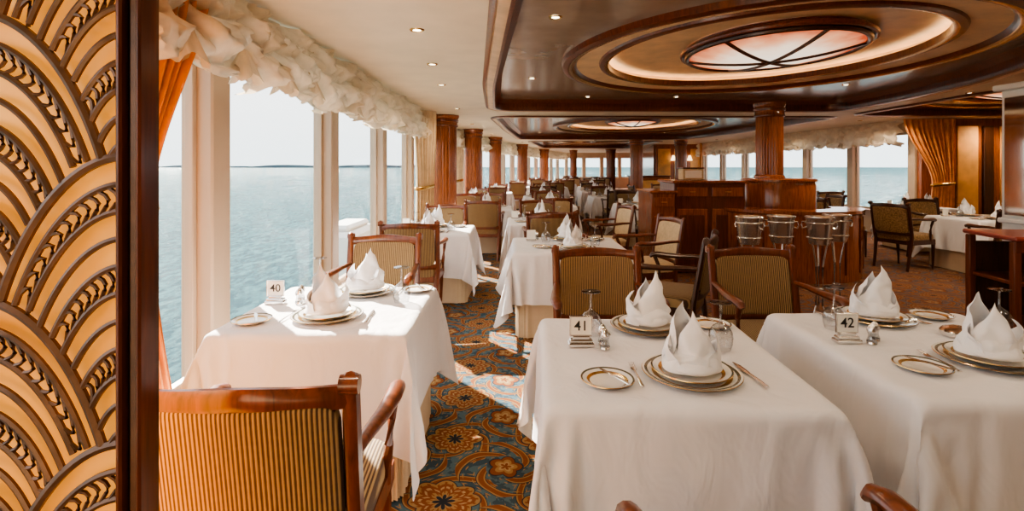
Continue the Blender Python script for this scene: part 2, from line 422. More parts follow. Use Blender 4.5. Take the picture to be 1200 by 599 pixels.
# ------------------------------------------------------------------ ceiling with coffers
def fillet(poly,r=.35,n=6):
    out=[]; N=len(poly)
    for i in range(N):
        p=Vector(poly[i]); a=Vector(poly[i-1]); b=Vector(poly[(i+1)%N])
        da=(a-p); db=(b-p); ra=min(r,da.length*.45); rb=min(r,db.length*.45)
        A=p+da.normalized()*ra; B=p+db.normalized()*rb
        for k in range(n+1):
            t=k/n; out.append((A*(1-t)**2+p*2*t*(1-t)+B*t*t))
    return out
def area(poly): return sum(a[0]*b[1]-b[0]*a[1] for a,b in zip(poly,poly[1:]+poly[:1]))/2
def offset(poly,d):
    if area(poly)<0: poly=poly[::-1]
    out=[];N=len(poly)
    for i in range(N):
        a=Vector(poly[i-1]);p=Vector(poly[i]);b=Vector(poly[(i+1)%N])
        e1=(p-a).normalized() if (p-a).length>1e-6 else (b-p).normalized()
        e2=(b-p).normalized() if (b-p).length>1e-6 else e1
        nn=(Vector((e1.y,-e1.x))+Vector((e2.y,-e2.x))); nn=nn/max(nn.length,1e-4)
        out.append(p+nn*d)
    return out
def filled(name,outer,holes,z,mat,th=.02):
    cu=bpy.data.curves.new(name,'CURVE'); cu.dimensions='2D'; cu.fill_mode='BOTH'; cu.extrude=th/2
    for pl in [outer]+holes:
        sp=cu.splines.new('POLY'); sp.points.add(len(pl)-1)
        for q,p in zip(sp.points,pl): q.co=(p[0],p[1],0,1)
        sp.use_cyclic_u=True
    o=bpy.data.objects.new(name+'_tmp',cu); COL.objects.link(o); bpy.context.view_layer.update()
    me=bpy.data.meshes.new_from_object(o.evaluated_get(bpy.context.evaluated_depsgraph_get()))
    bpy.data.objects.remove(o); me.materials.clear(); me.materials.append(MAT[mat]); me.name=name
    return put(name,me,(0,0,z))
def ell(c,a,b,n=72): return [Vector((c[0]+a*cos(2*pi*k/n),c[1]+b*sin(2*pi*k/n))) for k in range(n)]
coffers=[
 dict(poly=[(.25,-1.8),(.12,1.5),(.0,3.2),(-.2,6),(-.28,8.5),(5.5,8.65),(5.45,7.2),(5.2,5.8),(4.7,4.6),(4.45,3),(4.4,-1.8)],c=(2.47,5.25),a=1.85,b=2.1,lamp=(2.62,5.2)),
 dict(poly=[(-.3,9.7),(-.1,13),(.3,17.6),(5.9,17.6),(6.3,14),(6.2,9.8)],c=(3.2,13.8),a=2.0,b=2.6,lamp=(3.2,13.6)),
 dict(poly=[(.7,19.2),(1.6,26),(5.9,26),(5.6,19.2)],c=(3.5,22.5),a=1.6,b=2.5,lamp=(3.5,22.4)),
 dict(poly=[(6.1,6.2),(6.3,9.4),(10,9.4),(10,5.6)],c=(8.1,7.9),a=1.5,b=1.2,lamp=(8.1,7.9)),
]
holes=[]
for k,cf in enumerate(coffers):
    pl=fillet(cf['poly'],.4); 
    if area(pl)<0: pl=pl[::-1]
    cf['pl']=pl; holes.append(pl)
filled('ceiling',outer,holes,CL+.01,'ceil')
for k,cf in enumerate(coffers):
    pl=cf['pl']; N=len(pl); c=cf['c']; a=cf['a']; b=cf['b']
    big=offset(pl,.06)
    filled('ceiling_coffer',big,[ell(c,a-.02,b-.02)],CH+.012,'ceil_dark')
    mb=MB()
    prof=[(.15,CL-.004),(.14,CL-.02),(.11,CL-.03),(.10,CL-.02),(.03,CL-.03),(.0,CL-.02),(-.015,CL+.03),(-.012,CL+.09),(-.05,CL+.12),(-.09,CH+.005)]
    mats=['wood','wood','ceil_tan','ceil_tan','wood','wood','wood','wood','wood']
    rings=[[Vector((p.x,p.y,z)) for p in offset(pl,d)] for d,z in prof]
    for j in range(len(prof)-1):
        vs=rings[j]+rings[j+1]; mb.add(vs,[(i,(i+1)%N,(i+1)%N+N,i+N) for i in range(N)],mats[j])
    o1=[Vector((p.x,p.y,CL+.015)) for p in offset(pl,.05)]; o2=[Vector((p.x,p.y,CH+.01)) for p in offset(pl,.05)]
    mb.add(o1+o2,[(i,(i+1)%N,(i+1)%N+N,i+N) for i in range(N)],'wood')
    put('trim_%d'%(k+1),mb.mesh('trim_coffer',ang=.9))
    mb=MB()
    prof=[(.10,CH+.004),(.09,CH-.045),(.03,CH-.06),(-.03,CH-.045),(-.05,CH-.02),(-.06,CH-.005),(-.30,CH+.02),(-.31,CH-.0),(-.36,CH-.012),(-.40,CH+.0),(-.405,CH+.065),(-.40,CH+.065),(-.39,CH+.02),(-.30,CH+.02),(-.30,CH+.12)]
    mats=['wood','wood','gold','wood','wood','ceil_gold','wood','wood','gold','wood','wood','wood','ceil_tan','ceil_tan']
    m0=min(a,b)
    for t in range(1,8):
        q=t/7; prof.append((-.30-q*(m0-.34),CH+.12+.04*sin(q*pi/2))); mats.append('ceil_gold')
    n=72
    def ring(off,z):
        return [Vector((c[0]+max(a+off*(a/m0 if off<-.41 else 1),.02)*cos(2*pi*i/n),c[1]+max(b+off*(b/m0 if off<-.41 else 1),.02)*sin(2*pi*i/n),z)) for i in range(n)]
    for j in range(len(prof)-1):
        mb.add(ring(*prof[j])+ring(*prof[j+1]),[(i,(i+1)%n,(i+1)%n+n,i+n) for i in range(n)],mats[j])
    mb.tube([(p.x,p.y,CH+.038) for p in ring(-.35,0)],.013,'dome_fill',6,closed=True)  # added strip, hidden behind the lip, lights the dome from within
    put('ceiling_dome',mb.mesh('ceiling_dome',ang=.7))
def lamp_mesh():
    mb=MB(); A,B=.78,.95
    mb.grid(lambda u,v:(A*v*cos(2*pi*u),B*v*sin(2*pi*u),-.10*(1-v*v)),48,10,'lampglass',cu=True)
    mb.tube([(A*cos(2*pi*k/48),B*sin(2*pi*k/48),.0) for k in range(48)],.028,'wood_dark',8,(1,1),closed=True)
    mb.tube([(A*1.06*cos(2*pi*k/48),B*1.06*sin(2*pi*k/48),.03) for k in range(48)],.026,'wood',8,(1,1),closed=True)
    for k in range(3):
        an=pi*k/3+.55
        mb.tube([(A*t*cos(an),B*t*sin(an),-.10*(1-t*t)-.006) for t in [i/10 for i in range(-10,11)]],.02,'wood_dark',6,up=Vector((0,0,1)))
    mb.grid(lambda u,v:(A*(.98+.04*v)*cos(2*pi*u),B*(.98+.04*v)*sin(2*pi*u),.0+.085*v),48,1,'wood',cu=True)
    return mb.mesh('ceiling_lamp')
LM=lamp_mesh()
for k,cf in enumerate(coffers):
    s=(1,1,1) if k==0 else (.85,.85,1)
    put('ceiling_lamp',LM,(cf['lamp'][0],cf['lamp'][1],CH+.06),0,s)

mb=MB(); mb.lathe([(.0,-.004),(.03,-.004)],'bulb',n=20); mb.lathe([(.03,-.006),(.045,-.010),(.052,0)],'gold',n=20); DL=mb.mesh('downlight')
KE=1.4
def spot(x,y,z,e,col=(1,.775,.53),size=160,r=.05):
    l=bpy.data.lights.new('downlight_lamp','SPOT'); l.energy=e*KE; l.color=col; l.spot_size=radians(size); l.spot_blend=.9; l.shadow_soft_size=r
    o=bpy.data.objects.new('downlight_bulb',l); COL.objects.link(o); o.location=(x,y,z-.03); return o
def downlight(x,y,z,e=0):
    o=put('downlight',DL,(x,y,z))
    if e:
        s=spot(0,0,0,e); s.parent=o; s.location=(0,0,-.02)
for x,y,e in ((-.68,1.2,20),(-.66,3.56,14),(-.74,4.75,0),(-.82,5.95,22),(-.9,8.4,22),(-.9,11.5,25),(-.6,15,25),(.4,20,30),(2,27,40)): downlight(x,y,CL,e)
for x,y,e in ((.32,3.77,26),(.9,2.2,17),(2.2,1.6,18),(.25,6.4,25),(3.9,1.4,34),(.6,.3,28),(2.6,-.6,38),(4.5,6.9,60),(2.6,8.1,50),(1.2,8.1,30),(1.0,10.6,28),(4.8,10.6,45),(.9,16.6,28),(5,16.8,30),(3.3,2.7,45)): downlight(x,y,CH,e)  # mostly lamps added to brighten the room, one for the wine buckets
for x,y,e in ((7.0,5.0,70),(9.3,4.5,40),(7.2,10.6,60),(7.2,14,40),(7.2,18,35),(5.6,1.5,40),(5.7,4.6,60),(5.9,6.6,70),(7.3,9.75,80),(9.3,9.75,60),(3,18.4,30)): downlight(x,y,CL,e)  # mostly added downlights, to lift the dark right side

# ------------------------------------------------------------------ valances & curtains
def valance(name,path,side,off=.31,z1=2.44,drop=.47,ds=.02,nt_=26,per=.5):
    st=sample(path,ds,0); mb=MB(); n=len(st)-1
    S_=[i*ds for i in range(len(st))]
    def f(u,v):
        i=min(n,int(round(u*n))); p,t=st[i]; s=S_[i]
        nn=Vector((t.y,-t.x,0))*side
        ph=s/per+.15*noise.noise(Vector((s*.8,3,3))); fr=abs(sin(pi*ph)); jit=noise.noise(Vector((s*1.3,0,3)))*.06
        h=drop*(.74+.30*fr**.6)+jit
        z=z1-h*v
        lobes=abs(sin(pi*v*2.2+.7*sin(ph*3)+.5*noise.noise(Vector((s*2.3,v,1)))))**.55
        cr=noise.noise(Vector((s*8+z*5,v*4,0))); cr2=abs(noise.noise(Vector((s*15-v*6,v*8,4)))); cr3=abs(noise.noise(Vector((s*26,v*14,7))))
        out=.07+.19*fr**.5*lobes*(.5+.5*v)+.09*cr+.09*cr2+.02*cr3
        if v>.94: out-=.07
        return p+nn*(off-.10+out)+Vector((0,0,z+.05*cr*min(1,v*6)-.03*cr2*v))+t*(.045*noise.noise(Vector((s*12,v*9,5))))
    mb.grid(f,n,nt_,'valance')
    k=0
    for i in range(0,n,int(per/ds)):
        p,t=st[i]; nn=Vector((t.y,-t.x,0))*side
        base=p+nn*(off+.05)
        def g(u,v,base=base,t=t,nn=nn,k=k):
            a=2*pi*u; r=.025+.075*v*(1+.4*sin(5*a+k))
            return base+t*(r*cos(a))+nn*(r*sin(a)*.7)+Vector((0,0,z1-drop*.62-.16*v+.03*sin(3*a+k)*v))
        mb.grid(g,20,5,'valance',cu=True); k+=1
    return put(name,mb.mesh(name,ang=3.1))
valance('valance_curtain',[(-1.85,1.35),(-1.85,10),(-1.7,13),(-1.1,17),(-.2,22),(1.1,28),(3.4,35.7)],1)
valance('valance_curtain',[(8.2,21.8),(8.2,10.4)],1,off=.27,ds=.04,nt_=12,drop=.5)

def curtain(name,p0,p1,mat,ztie=1.25,pull=0.0,z1=2.43,z0=.03,folds=9,amp=.04,narrow=.4):
    a=Vector((*p0,0)); b=Vector((*p1,0)); d=b-a; nn=Vector((d.y,-d.x,0)).normalized()
    mb=MB()
    def f(u,v):
        z=z1+(z0-z1)*v; q=(z1-z)/(z1-ztie) if z>ztie else 1-(ztie-z)/(ztie-z0)*.55
        q=max(0,min(1,q)); q=q*q*(3-2*q)
        w=1-(1-narrow)*q; s=.5*pull*(1-w)*1.0
        uu=(u-.5)*w+.5+s
        fo=amp*(.55+.45*w)*sin(2*pi*folds*u+.6*sin(3*v))+.012*sin(2*pi*folds*2.3*u+4*v)
        return a+d*uu+nn*fo+Vector((0,0,z))
    mb.grid(f,folds*12,30,mat)
    w=narrow; s=.5*pull*(1-w)
    c0=a+d*((-.5)*w+.5+s); c1=a+d*((.5)*w+.5+s)
    m=(c0+c1)/2; hw=(c1-c0).length/2+.015; dd=d.normalized()
    mb.tube([m+dd*(hw*cos(2*pi*k/24))+nn*(.06*sin(2*pi*k/24))+Vector((0,0,ztie+.02*cos(2*pi*k/24))) for k in range(24)],.02,'gold',6,(1,1.6),closed=True)
    return put(name,mb.mesh(name,ang=3.1))
curtain('window_curtain',(-1.62,2.05),(-1.50,2.55),'ocurtain',1.3,-1.0,narrow=.35)
curtain('window_curtain',(-1.60,8.3),(-1.30,8.75),'gcurtain',1.15,0,narrow=.75,folds=7)
curtain('window_curtain',(7.66,10.02),(8.66,10.0),'ocurtain',1.15,.9,narrow=.42,folds=10)
curtain('window_curtain',(-1.42,12.6),(-1.25,13.1),'gcurtain',1.15,0,narrow=.75,folds=6)
curtain('window_curtain',(7.6,20.6),(7.9,21.4),'ocurtain',1.15,0,narrow=.5,folds=6)
curtain('window_curtain',(7.7,15.3),(7.85,15.8),'ocurtain',1.15,0,narrow=.6,folds=6)

# ------------------------------------------------------------------ columns
def column(name,x,y,r,z0=0,z1=CL,fl=.05,mat='wood_red',small=False,parent=None):
    mb=MB()
    if small: mb.lathe([(r*1.12,z0),(r*1.12,z0+.03),(r,z0+.05)],mat,n=40); zb=z0+.05
    else: mb.lathe([(r*1.28,z0),(r*1.28,z0+.10),(r*1.15,z0+.13),(r*1.15,z0+.17),(r,z0+.18)],mat,n=40); zb=z0+.18
    mb.lathe([(r,zb),(r,z1-.22)],mat,n=120,flute=fl,nf=30)
    mb.lathe([(r,z1-.22),(r*1.10,z1-.21),(r*1.12,z1-.19),(r*1.07,z1-.17),(r*1.07,z1-.13),(r*1.14,z1-.12),(r*1.16,z1-.09),(r*1.10,z1-.07),(r*1.2,z1-.03),(r*1.2,z1-.002)],mat,n=40,mats=[mat,'wood',mat,mat,mat,'wood',mat,mat,mat])
    put(name,mb.mesh(name,ang=.5),(x,y,0),parent=parent)
for x,y,r in ((-1.30,9.6,.26),(-1.0,13.2,.22),(-.55,16.7,.2),(.44,22,.22),(1.75,28,.25),(4.35,17.9,.22),(6.0,18.2,.2),(5.4,28,.25),(3.6,30,.2)):
    column('fluted_column',x,y,r,fl=.03)

# ------------------------------------------------------------------ chair
def chair_mesh(fab='stripe',arms=True,wood='wood'):
    mb=MB(); W=.265
    def bow(x): return -.05*(1-(x/W)**2)
    def by(x,z): return -.235+bow(x)-(max(z,.45)-.45)*.17
    for sx in (-1,1):
        pts=[(sx*.235,-.30,0),(sx*.24,-.265,.2),(sx*.25,-.235,.42)]
        for k in range(1,8):
            z=.42+.53*k/7; pts.append((sx*(W-.004+.004*k/7),by(sx*W,z),z))
        pts.append((sx*(W+.003),by(W,.955)-.006,.968)); pts.append((sx*(W+.004),by(W,.955)-.018,.978))
        rs=[.017,.020,.024]+[.021]*7+[.020,.012]
        mb.tube(pts,rs,wood,8,(1.0,1.15),up=Vector((1,0,0)))
        mb.tube([(sx*(W-.022),by(W,.96)-.012,.955),(sx*(W+.026),by(W,.96)-.012,.955)],.024,wood,12)
    pts=[]; 
    for k in range(17):
        x=-W+2*W*k/16; z=.920+.014*(cos(pi*x/W)*.5+.5); pts.append((x,by(x,z),z))
    mb.tube(pts,.015,wood,8,(1.0,2.0),box=True,up=Vector((0,0,1)))
    pts=[(x,by(x,.53),.53) for x in [-W+2*W*k/12 for k in range(13)]]
    mb.tube(pts,.014,wood,8,(1.0,1.8),box=True)
    x0=W-.026
    def pf(q):
        x=q.x; z=q.z; return Vector((x,by(x,z)+q.y,z))
    mb.pillow((0,0,.725),(2*x0,.042,.37),fab,.22,36,16,fn=pf)
    mb.box((0,.24,.405),(.50,.03,.07),wood,.008)
    mb.box((0,-.235,.405),(.46,.03,.07),wood,.008)
    for sx in (-1,1):
        mb.tube([(sx*.238,-.24,.405),(sx*.262,.24,.405)],.035,wood,4,(.45,1),box=True)
        mb.tube([(sx*.245,.235,.44),(sx*.248,.238,.37),(sx*.245,.24,.30),(sx*.24,.245,.12),(sx*.238,.248,0)],[.026,.028,.022,.017,.013],wood,8)
    mb.pillow((0,.0,.468),(.53,.53,.11),fab,.3,32,12,fn=lambda q:Vector((q.x*(1+.08*q.y),q.y,q.z+.012*(1-(q.x/.27)**2)*(1-(q.y/.27)**2))))
    if arms:
        for sx in (-1,1):
            pts=[(sx*.262,by(W,.72)+.01,.745),(sx*.275,-.16,.745),(sx*.290,-.03,.735),(sx*.300,.08,.735),(sx*.301,.15,.738),(sx*.298,.19,.728),(sx*.294,.205,.71)]
            mb.tube(pts,[.018,.022,.026,.030,.030,.027,.016],wood,10,(1,.75))
            mb.tube([(sx*.292,.165,.72),(sx*.287,.13,.64),(sx*.280,.12,.56),(sx*.268,.14,.47),(sx*.262,.155,.41)],[.018,.015,.016,.018,.02],wood,8)
    return mb.mesh('dining_chair',ang=.7)
CH_A=chair_mesh(); CH_B=chair_mesh('cream_fab'); CH_C=chair_mesh('brown_fab',True,'wood_dark'); CH_D=chair_mesh('stripe',True,'wood_dark')
def chair(x,y,deg,me=None,sc=(1,1,1)):
    return put('dining_chair',me or CH_A,(x,y,0),radians(deg),sc)

# ------------------------------------------------------------------ tablecloth (cloth simulation)
TH=.75; HA=.45; DROP=.47
def sim_cloth(rot,seedless=0,n=60,frames=46):
    bpy.ops.mesh.primitive_cube_add(size=1,location=(0,0,TH/2)); cube=bpy.context.object
    cube.scale=(2*HA,2*HA,TH); bpy.ops.object.transform_apply(scale=True)
    bv=cube.modifiers.new('b','BEVEL'); bv.width=.012; bv.segments=2
    cm=cube.modifiers.new('c','COLLISION'); cube.collision.thickness_outer=.006; cube.collision.cloth_friction=20
    bpy.ops.mesh.primitive_grid_add(x_subdivisions=n,y_subdivisions=n,size=2*(HA+DROP),location=(seedless*.01,0,TH+.012)); g=bpy.context.object
    g.rotation_euler=(0,0,rot); bpy.ops.object.transform_apply(rotation=True,location=True)
    for v in g.data.vertices:
        v.co.z+=.004*noise.noise(v.co*4+Vector((seedless*7,0,0)))
    cl=g.modifiers.new('cl','CLOTH'); st=cl.settings
    st.quality=7; st.mass=.25; st.tension_stiffness=18; st.compression_stiffness=18; st.shear_stiffness=6; st.bending_stiffness=.08; st.air_damping=1.5
    cl.collision_settings.collision_quality=3; cl.collision_settings.distance_min=.006; cl.collision_settings.use_self_collision=False
    cl.point_cache.frame_end=frames+2
    ss=g.modifiers.new('s','SUBSURF'); ss.levels=1; ss.render_levels=1
    S.frame_start=1; S.frame_end=frames+5
    for fr in range(1,frames+1): S.frame_set(fr)
    me=bpy.data.meshes.new_from_object(g.evaluated_get(bpy.context.evaluated_depsgraph_get()))
    zs=[v.co.z for v in me.vertices]
    print('CLOTH z range',min(zs),max(zs),len(me.vertices),'time',time.time()-T0)
    bpy.data.objects.remove(g); bpy.data.objects.remove(cube); S.frame_set(1)
    ok=min(zs)<.45 and min(zs)>-.6
    for v in me.vertices:
        if v.co.z<.012: v.co.z=.012+.004*abs(noise.noise(v.co*20))
    me.materials.clear(); me.materials.append(MAT['linen'])
    me.polygons.foreach_set('use_smooth',[True]*len(me.polygons)); me.name='tablecloth'
    return me if ok else None
def proc_cloth():
    mb=MB(); n=60; Lh=HA+DROP
    def f(u,v):
        X=(u*2-1)*Lh; Y=(v*2-1)*Lh; ax,ay=abs(X),abs(Y); sx=1 if X>=0 else -1; sy=1 if Y>=0 else -1
        cx=max(0,ax-HA); cy=max(0,ay-HA); e=HA+.012
        if cx==0 and cy==0: return (X,Y,TH+.012)
        if cy==0: return (sx*(e+.02*sin(Y*16)*cx*2+.05*cx),Y,TH+.01-cx)
        if cx==0: return (X,sy*(e+.02*sin(X*15+1)*cy*2+.05*cy),TH+.01-cy)
        r=sqrt(cx*cx+cy*cy); th=atan2(cy,cx); k=.38*r*sin(2*th)
        return (sx*(e+k*.75+.03*cx),sy*(e+k*.55+.03*cy),TH+.01-r*.98)
    mb.grid(f,n,n,'linen'); return mb.mesh('tablecloth',ang=3)
CLOTHS=[]
for rt,sd in ((radians(2),0),(radians(-3),1)):
    try:
        me=sim_cloth(rt,sd)
    except Exception as e:
        print('cloth fail',e); me=None
    CLOTHS.append(me or proc_cloth())
def skirt_mesh():
    mb=MB(); h=.43; N=160
    def f(u,v):
        a=2*pi*u; ca,sa=cos(a),sin(a); p=.16
        x=math.copysign(abs(ca)**p,ca); y=math.copysign(abs(sa)**p,sa)
        k=h*(1+(.012*sin(a*34)+.008*sin(a*13+1))*(1-v)*1.3)
        return (x*k,y*k,.01+.73*v)
    mb.grid(f,N,6,'skirt',cu=True); return mb.mesh('skirt',ang=3)
SK=skirt_mesh()
mb=MB(); mb.box((0,0,.73),(.88,.88,.028),'wood_dark',.005); mb.lathe([(.001,0),(.26,0),(.26,.03),(.06,.06),(.05,.4),(.07,.70),(.2,.716)],'wood_dark',n=20); TT=mb.mesh('table_top')
_tc=[0]
def table(x,y,rz=0,sc=(1,1,1),variant=None,quarter=None):
    k=_tc[0]; _tc[0]+=1
    e=empty('dining_table',(x,y,0),radians(rz)); e.scale=sc
    v=k%2 if variant is None else variant; q=(k*7)%4 if quarter is None else quarter
    put('table_top',TT,parent=e); put('table_skirt',SK,parent=e)
    put('tablecloth',CLOTHS[v],rz=q*pi/2,parent=e)
    return e
ZT=TH+.014

# ------------------------------------------------------------------ tableware
def plate_mb():
    mb=MB()
    mb.lathe([(.001,.006),(.10,.006),(.118,.008),(.135,.012),(.160,.018),(.168,.020),(.170,.018),(.12,.0),(.001,.0)],'china',n=48,mats=['china','china','gold','china','china','gold','china','china'])
    mb.lathe([(.001,.014),(.085,.014),(.100,.017),(.112,.024),(.131,.030),(.137,.032),(.138,.029),(.09,.010),(.001,.010)],'china',n=48,mats=['china','china','gold','china','rim','gold','china','china'])
    mb.lathe([(.150,.0162),(.160,.0186)],'rim',n=48)
    return mb
def bread_mb():
    mb=MB(); mb.lathe([(.001,.006),(.06,.006),(.070,.011),(.084,.015),(.090,.018),(.091,.015),(.06,0),(.001,0)],'china',n=40,mats=['china','gold','china','rim','gold','china','china']); return mb
def napkin_mb(seed=0):
    rnd=random.Random(seed); mb=MB()
    def wrap(r0,h,spread,az,lean,droop,flare,ph,pw=2.0,sq=.8):
        def f(u,v):
            uu=u*2-1; a=az+uu*spread
            hh=h*(1-droop*abs(uu)**1.2)
            rr=r0*(1-.88*v**pw*(1-abs(uu)*.35))+flare*v*v*v*abs(uu)+.007*sin(7*uu+ph+5*v)*(1-.5*v)
            rr+=.006*abs(sin(4.5*uu+ph))*(1-v)
            p=Vector((rr*cos(a),rr*sin(a)*sq,hh*v))
            p+=Vector((lean[0],lean[1],0))*(v*v)
            q=p*22+Vector((seed,az,ph))
            p+=Vector((noise.noise(q),noise.noise(q+Vector((9,0,0))),.6*noise.noise(q+Vector((0,9,0)))))*.013*min(1,v*3)
            p.z=max(p.z,0)
            return p
        mb.grid(f,30,16,'napkin')
    wrap(.066,.225,1.9,pi*.55,(-.030,.0),.40,.0,seed,2.3)
    wrap(.074,.190,1.5,-pi*.45,(-.004,-.006),.50,.012,seed+1,2.8)
    wrap(.082,.135,1.3,-pi*.08,(.048,-.01),.45,.03,seed+2,3)
    wrap(.080,.115,1.2,pi*.95,(-.042,-.01),.5,.035,seed+3,3)
    wrap(.088,.085,2.4,-pi*.5,(.004,-.016),.30,.03,seed+4,3)
    wrap(.088,.075,1.6,pi*.5,(.0,.012),.35,.03,seed+5,3)
    mb.lathe([(.001,.0),(.078,.0),(.086,.012),(.07,.03),(.001,.05)],'napkin',n=24)
    return mb
def glass_mb():
    mb=MB(); k=1.1
    mb.lathe([(r*k,z*k) for r,z in [(.034,0),(.040,.02),(.043,.045),(.040,.065),(.028,.085),(.010,.097),(.0045,.105),(.0042,.155),(.006,.163),(.020,.168),(.038,.170),(.038,.172),(.001,.173)]],'glass',n=28)
    return mb
def fork_mb():
    mb=MB()
    mb.tube([(0,-.10,.004),(0,-.06,.006),(0,0,.008),(0,.035,.006)],[.007,.006,.003,.004],'silver',6,(1,.4))
    mb.tube([(0,.03,.006),(0,.045,.004),(0,.062,.004)],[.004,.010,.011],'silver',8,(1,.25))
    for i in range(4):
        x=(-1.5+i)*.0055; mb.tube([(x,.06,.004),(x,.08,.007),(x,.10,.010)],[.0022,.002,.001],'silver',4)
    return mb
def knife_mb():
    mb=MB()
    mb.tube([(0,-.11,.006),(0,-.06,.007),(0,-.005,.006)],[.0085,.008,.006],'silver',8,(1,.55))
    mb.tube([(0,-.005,.006),(0,.02,.005),(.001,.08,.005),(-.003,.115,.005)],[.006,.010,.010,.002],'silver',6,(1,.18))
    return mb
def shaker_mb():
    mb=MB(); mb.lathe([(.001,0),(.017,0),(.020,.012),(.014,.03),(.013,.04),(.018,.05),(.018,.058)],'glass',n=16); mb.lathe([(.018,0),(.021,.004),(.019,.012)],'silver',n=16)
    mb.lathe([(.0185,.05),(.019,.062),(.012,.075),(.005,.082),(.001,.084)],'silver',n=16); return mb
def text_mesh(txt,size):
    cu=bpy.data.curves.new('t','FONT'); cu.body=txt; cu.size=size; cu.align_x='CENTER'; cu.align_y='CENTER'; cu.extrude=.0006; cu.offset=.0003
    o=bpy.data.objects.new('t',cu); COL.objects.link(o); bpy.context.view_layer.update()
    me=bpy.data.meshes.new_from_object(o.evaluated_get(bpy.context.evaluated_depsgraph_get())); bpy.data.objects.remove(o)
    me.materials.clear(); me.materials.append(MAT['ink']); return me
def sign(x,y,deg,txt):
    e=empty('table_number_sign',(x,y,ZT),radians(deg))
    mb=MB(); mb.box((0,0,.008),(.105,.05,.016),'silver',.004); mb.box((0,0,.022),(.095,.036,.014),'silver',.005)
    mb.box((0,0,.034),(.07,.02,.014),'silver',.003)
    H=.078; zc=.042+H/2; w=.088
    for sx in (-1,1): mb.box((sx*w/2,0,zc),(.006,.010,H),'silver',.002)
    for sz in (-1,1): mb.box((0,0,zc+sz*H/2),(w+.006,.010,.006),'silver',.002)
    mb.box((0,0,zc),(w-.004,.004,H-.004),'card',.001)
    put('stand',mb.mesh('stand'),parent=e)
    put('number',text_mesh(txt,.058),(0,-.0035,zc),parent=e,rx=pi/2)
PL=plate_mb(); BR=bread_mb(); NP=[napkin_mb(0),napkin_mb(3)]; GL=glass_mb(); FK=fork_mb(); KN=knife_mb(); SH=shaker_mb()
mPL=PL.mesh('dinner_plate'); mBR=BR.mesh('bread_plate'); mNP=[a.mesh('napkin',ang=3) for a in NP]; mGL=GL.mesh('wine_glass'); mFK=FK.mesh('fork'); mKN=KN.mesh('knife'); mSH=SH.mesh('salt_shaker')
def setting(x,y,face,k=0,nrot=0,bread=None,glass=None,ns=1.0):
    put('dinner_plate',mPL,(x,y,ZT)); put('folded_napkin',mNP[k],(x,y,ZT+.032),radians(nrot),(1.10*ns,1.10*ns,1.03*ns))
    a=radians(face); c,s=cos(a),sin(a)
    def L(dx,dy): return (x+c*dx-s*dy,y+s*dx+c*dy)
    p=L(.205,0); put('knife',mKN,(p[0],p[1],ZT),a+radians(4))
    p=L(-.192,0); put('fork',mFK,(p[0],p[1],ZT),a-radians(2))
    if bread: put('bread_plate',mBR,(bread[0],bread[1],ZT)); put('butter_knife',mKN,(bread[0]+.02,bread[1],ZT+.019),a+radians(28),(.75,.75,.75))
    if glass: put('wine_glass',mGL,(glass[0],glass[1],ZT))

def far_set(seed):
    mb=MB()
    for i,(x,y,a) in enumerate(((0,-.26,0),(0,.26,180))):
        xf=Tr(x,y,0)@R(radians(a)); mb.merge(PL,xf); mb.merge(NP[(i+seed)%2],xf@Tr(0,0,.032)@R(seed*.9+i)@Matrix.Scale(1.08,4)); mb.merge(BR,xf@Tr(-.28,.03,0)); mb.merge(GL,xf@Tr(.22,.14,0))
        mb.merge(FK,xf@Tr(-.19,0,0)); mb.merge(KN,xf@Tr(.2,0,0))
    mb.merge(SH,Tr(-.3,.28,0)); mb.box((-.36,.2,.055),(.085,.01,.10),'card',.002); mb.box((-.36,.2,.008),(.1,.05,.016),'silver',.004)
    return mb.mesh('place_settings')
FS=[far_set(0),far_set(1)]

# --- foreground tables
table(.575,2.02,-2.5,(1,1.03,1),0,0)      # 41
table(-.91,2.70,0,(.98,1.0,1),1,1)     # 40
table(1.77,2.10,0,(1.06,1.08,1),1,2)     # 42
setting(.63,1.80,0,0,0,(.325,1.745),glass=(.84,2.06))
setting(.62,2.33,180,1,190,(.915,2.36),glass=(.345,2.24))
sign(.283,2.10,0,'41'); put('salt_shaker',mSH,(.375,2.06,ZT)); put('pepper_shaker',mSH,(.375,2.12,ZT))
setting(-.90,2.50,0,1,20,(-1.23,2.42),glass=(-.60,2.78))
setting(-.85,2.98,180,0,180,(-.56,3.03),glass=(-1.15,3.06),)
sign(-1.27,2.75,0,'40'); put('salt_shaker',mSH,(-1.14,2.74,ZT)); put('pepper_shaker',mSH,(-1.16,2.82,ZT))
setting(1.80,1.93,0,1,-10,(1.49,1.86),glass=(2.17,2.28))
setting(1.74,2.46,180,0,170,(2.045,2.50),glass=(1.46,2.32))
sign(1.40,2.14,0,'42'); put('salt_shaker',mSH,(1.49,2.12,ZT)); put('pepper_shaker',mSH,(1.53,2.16,ZT))
mb=MB(); mb.lathe([(.001,0),(.055,0),(.062,.01),(.062,.022),(.058,.026),(.052,.034),(.03,.042),(.001,.045)],'butter',n=32,mats=['silver','silver','silver','silver','butter','butter','butter'])
put('butter_dish',mb.mesh('butter_dish'),(1.93,2.22,ZT))
# --- foreground chairs
chair(-.69,1.60,3)
chair(-1.0,3.66,178)
chair(.55,3.02,180)
chair(1.57,3.04,180)
chair(.575,.99,6)
# --- table B & its chairs
table(-.92,6.0); put('place_settings',FS[0],(-.92,6.0,ZT))
chair(-.99,5.20,2); chair(-.92,6.85,180)
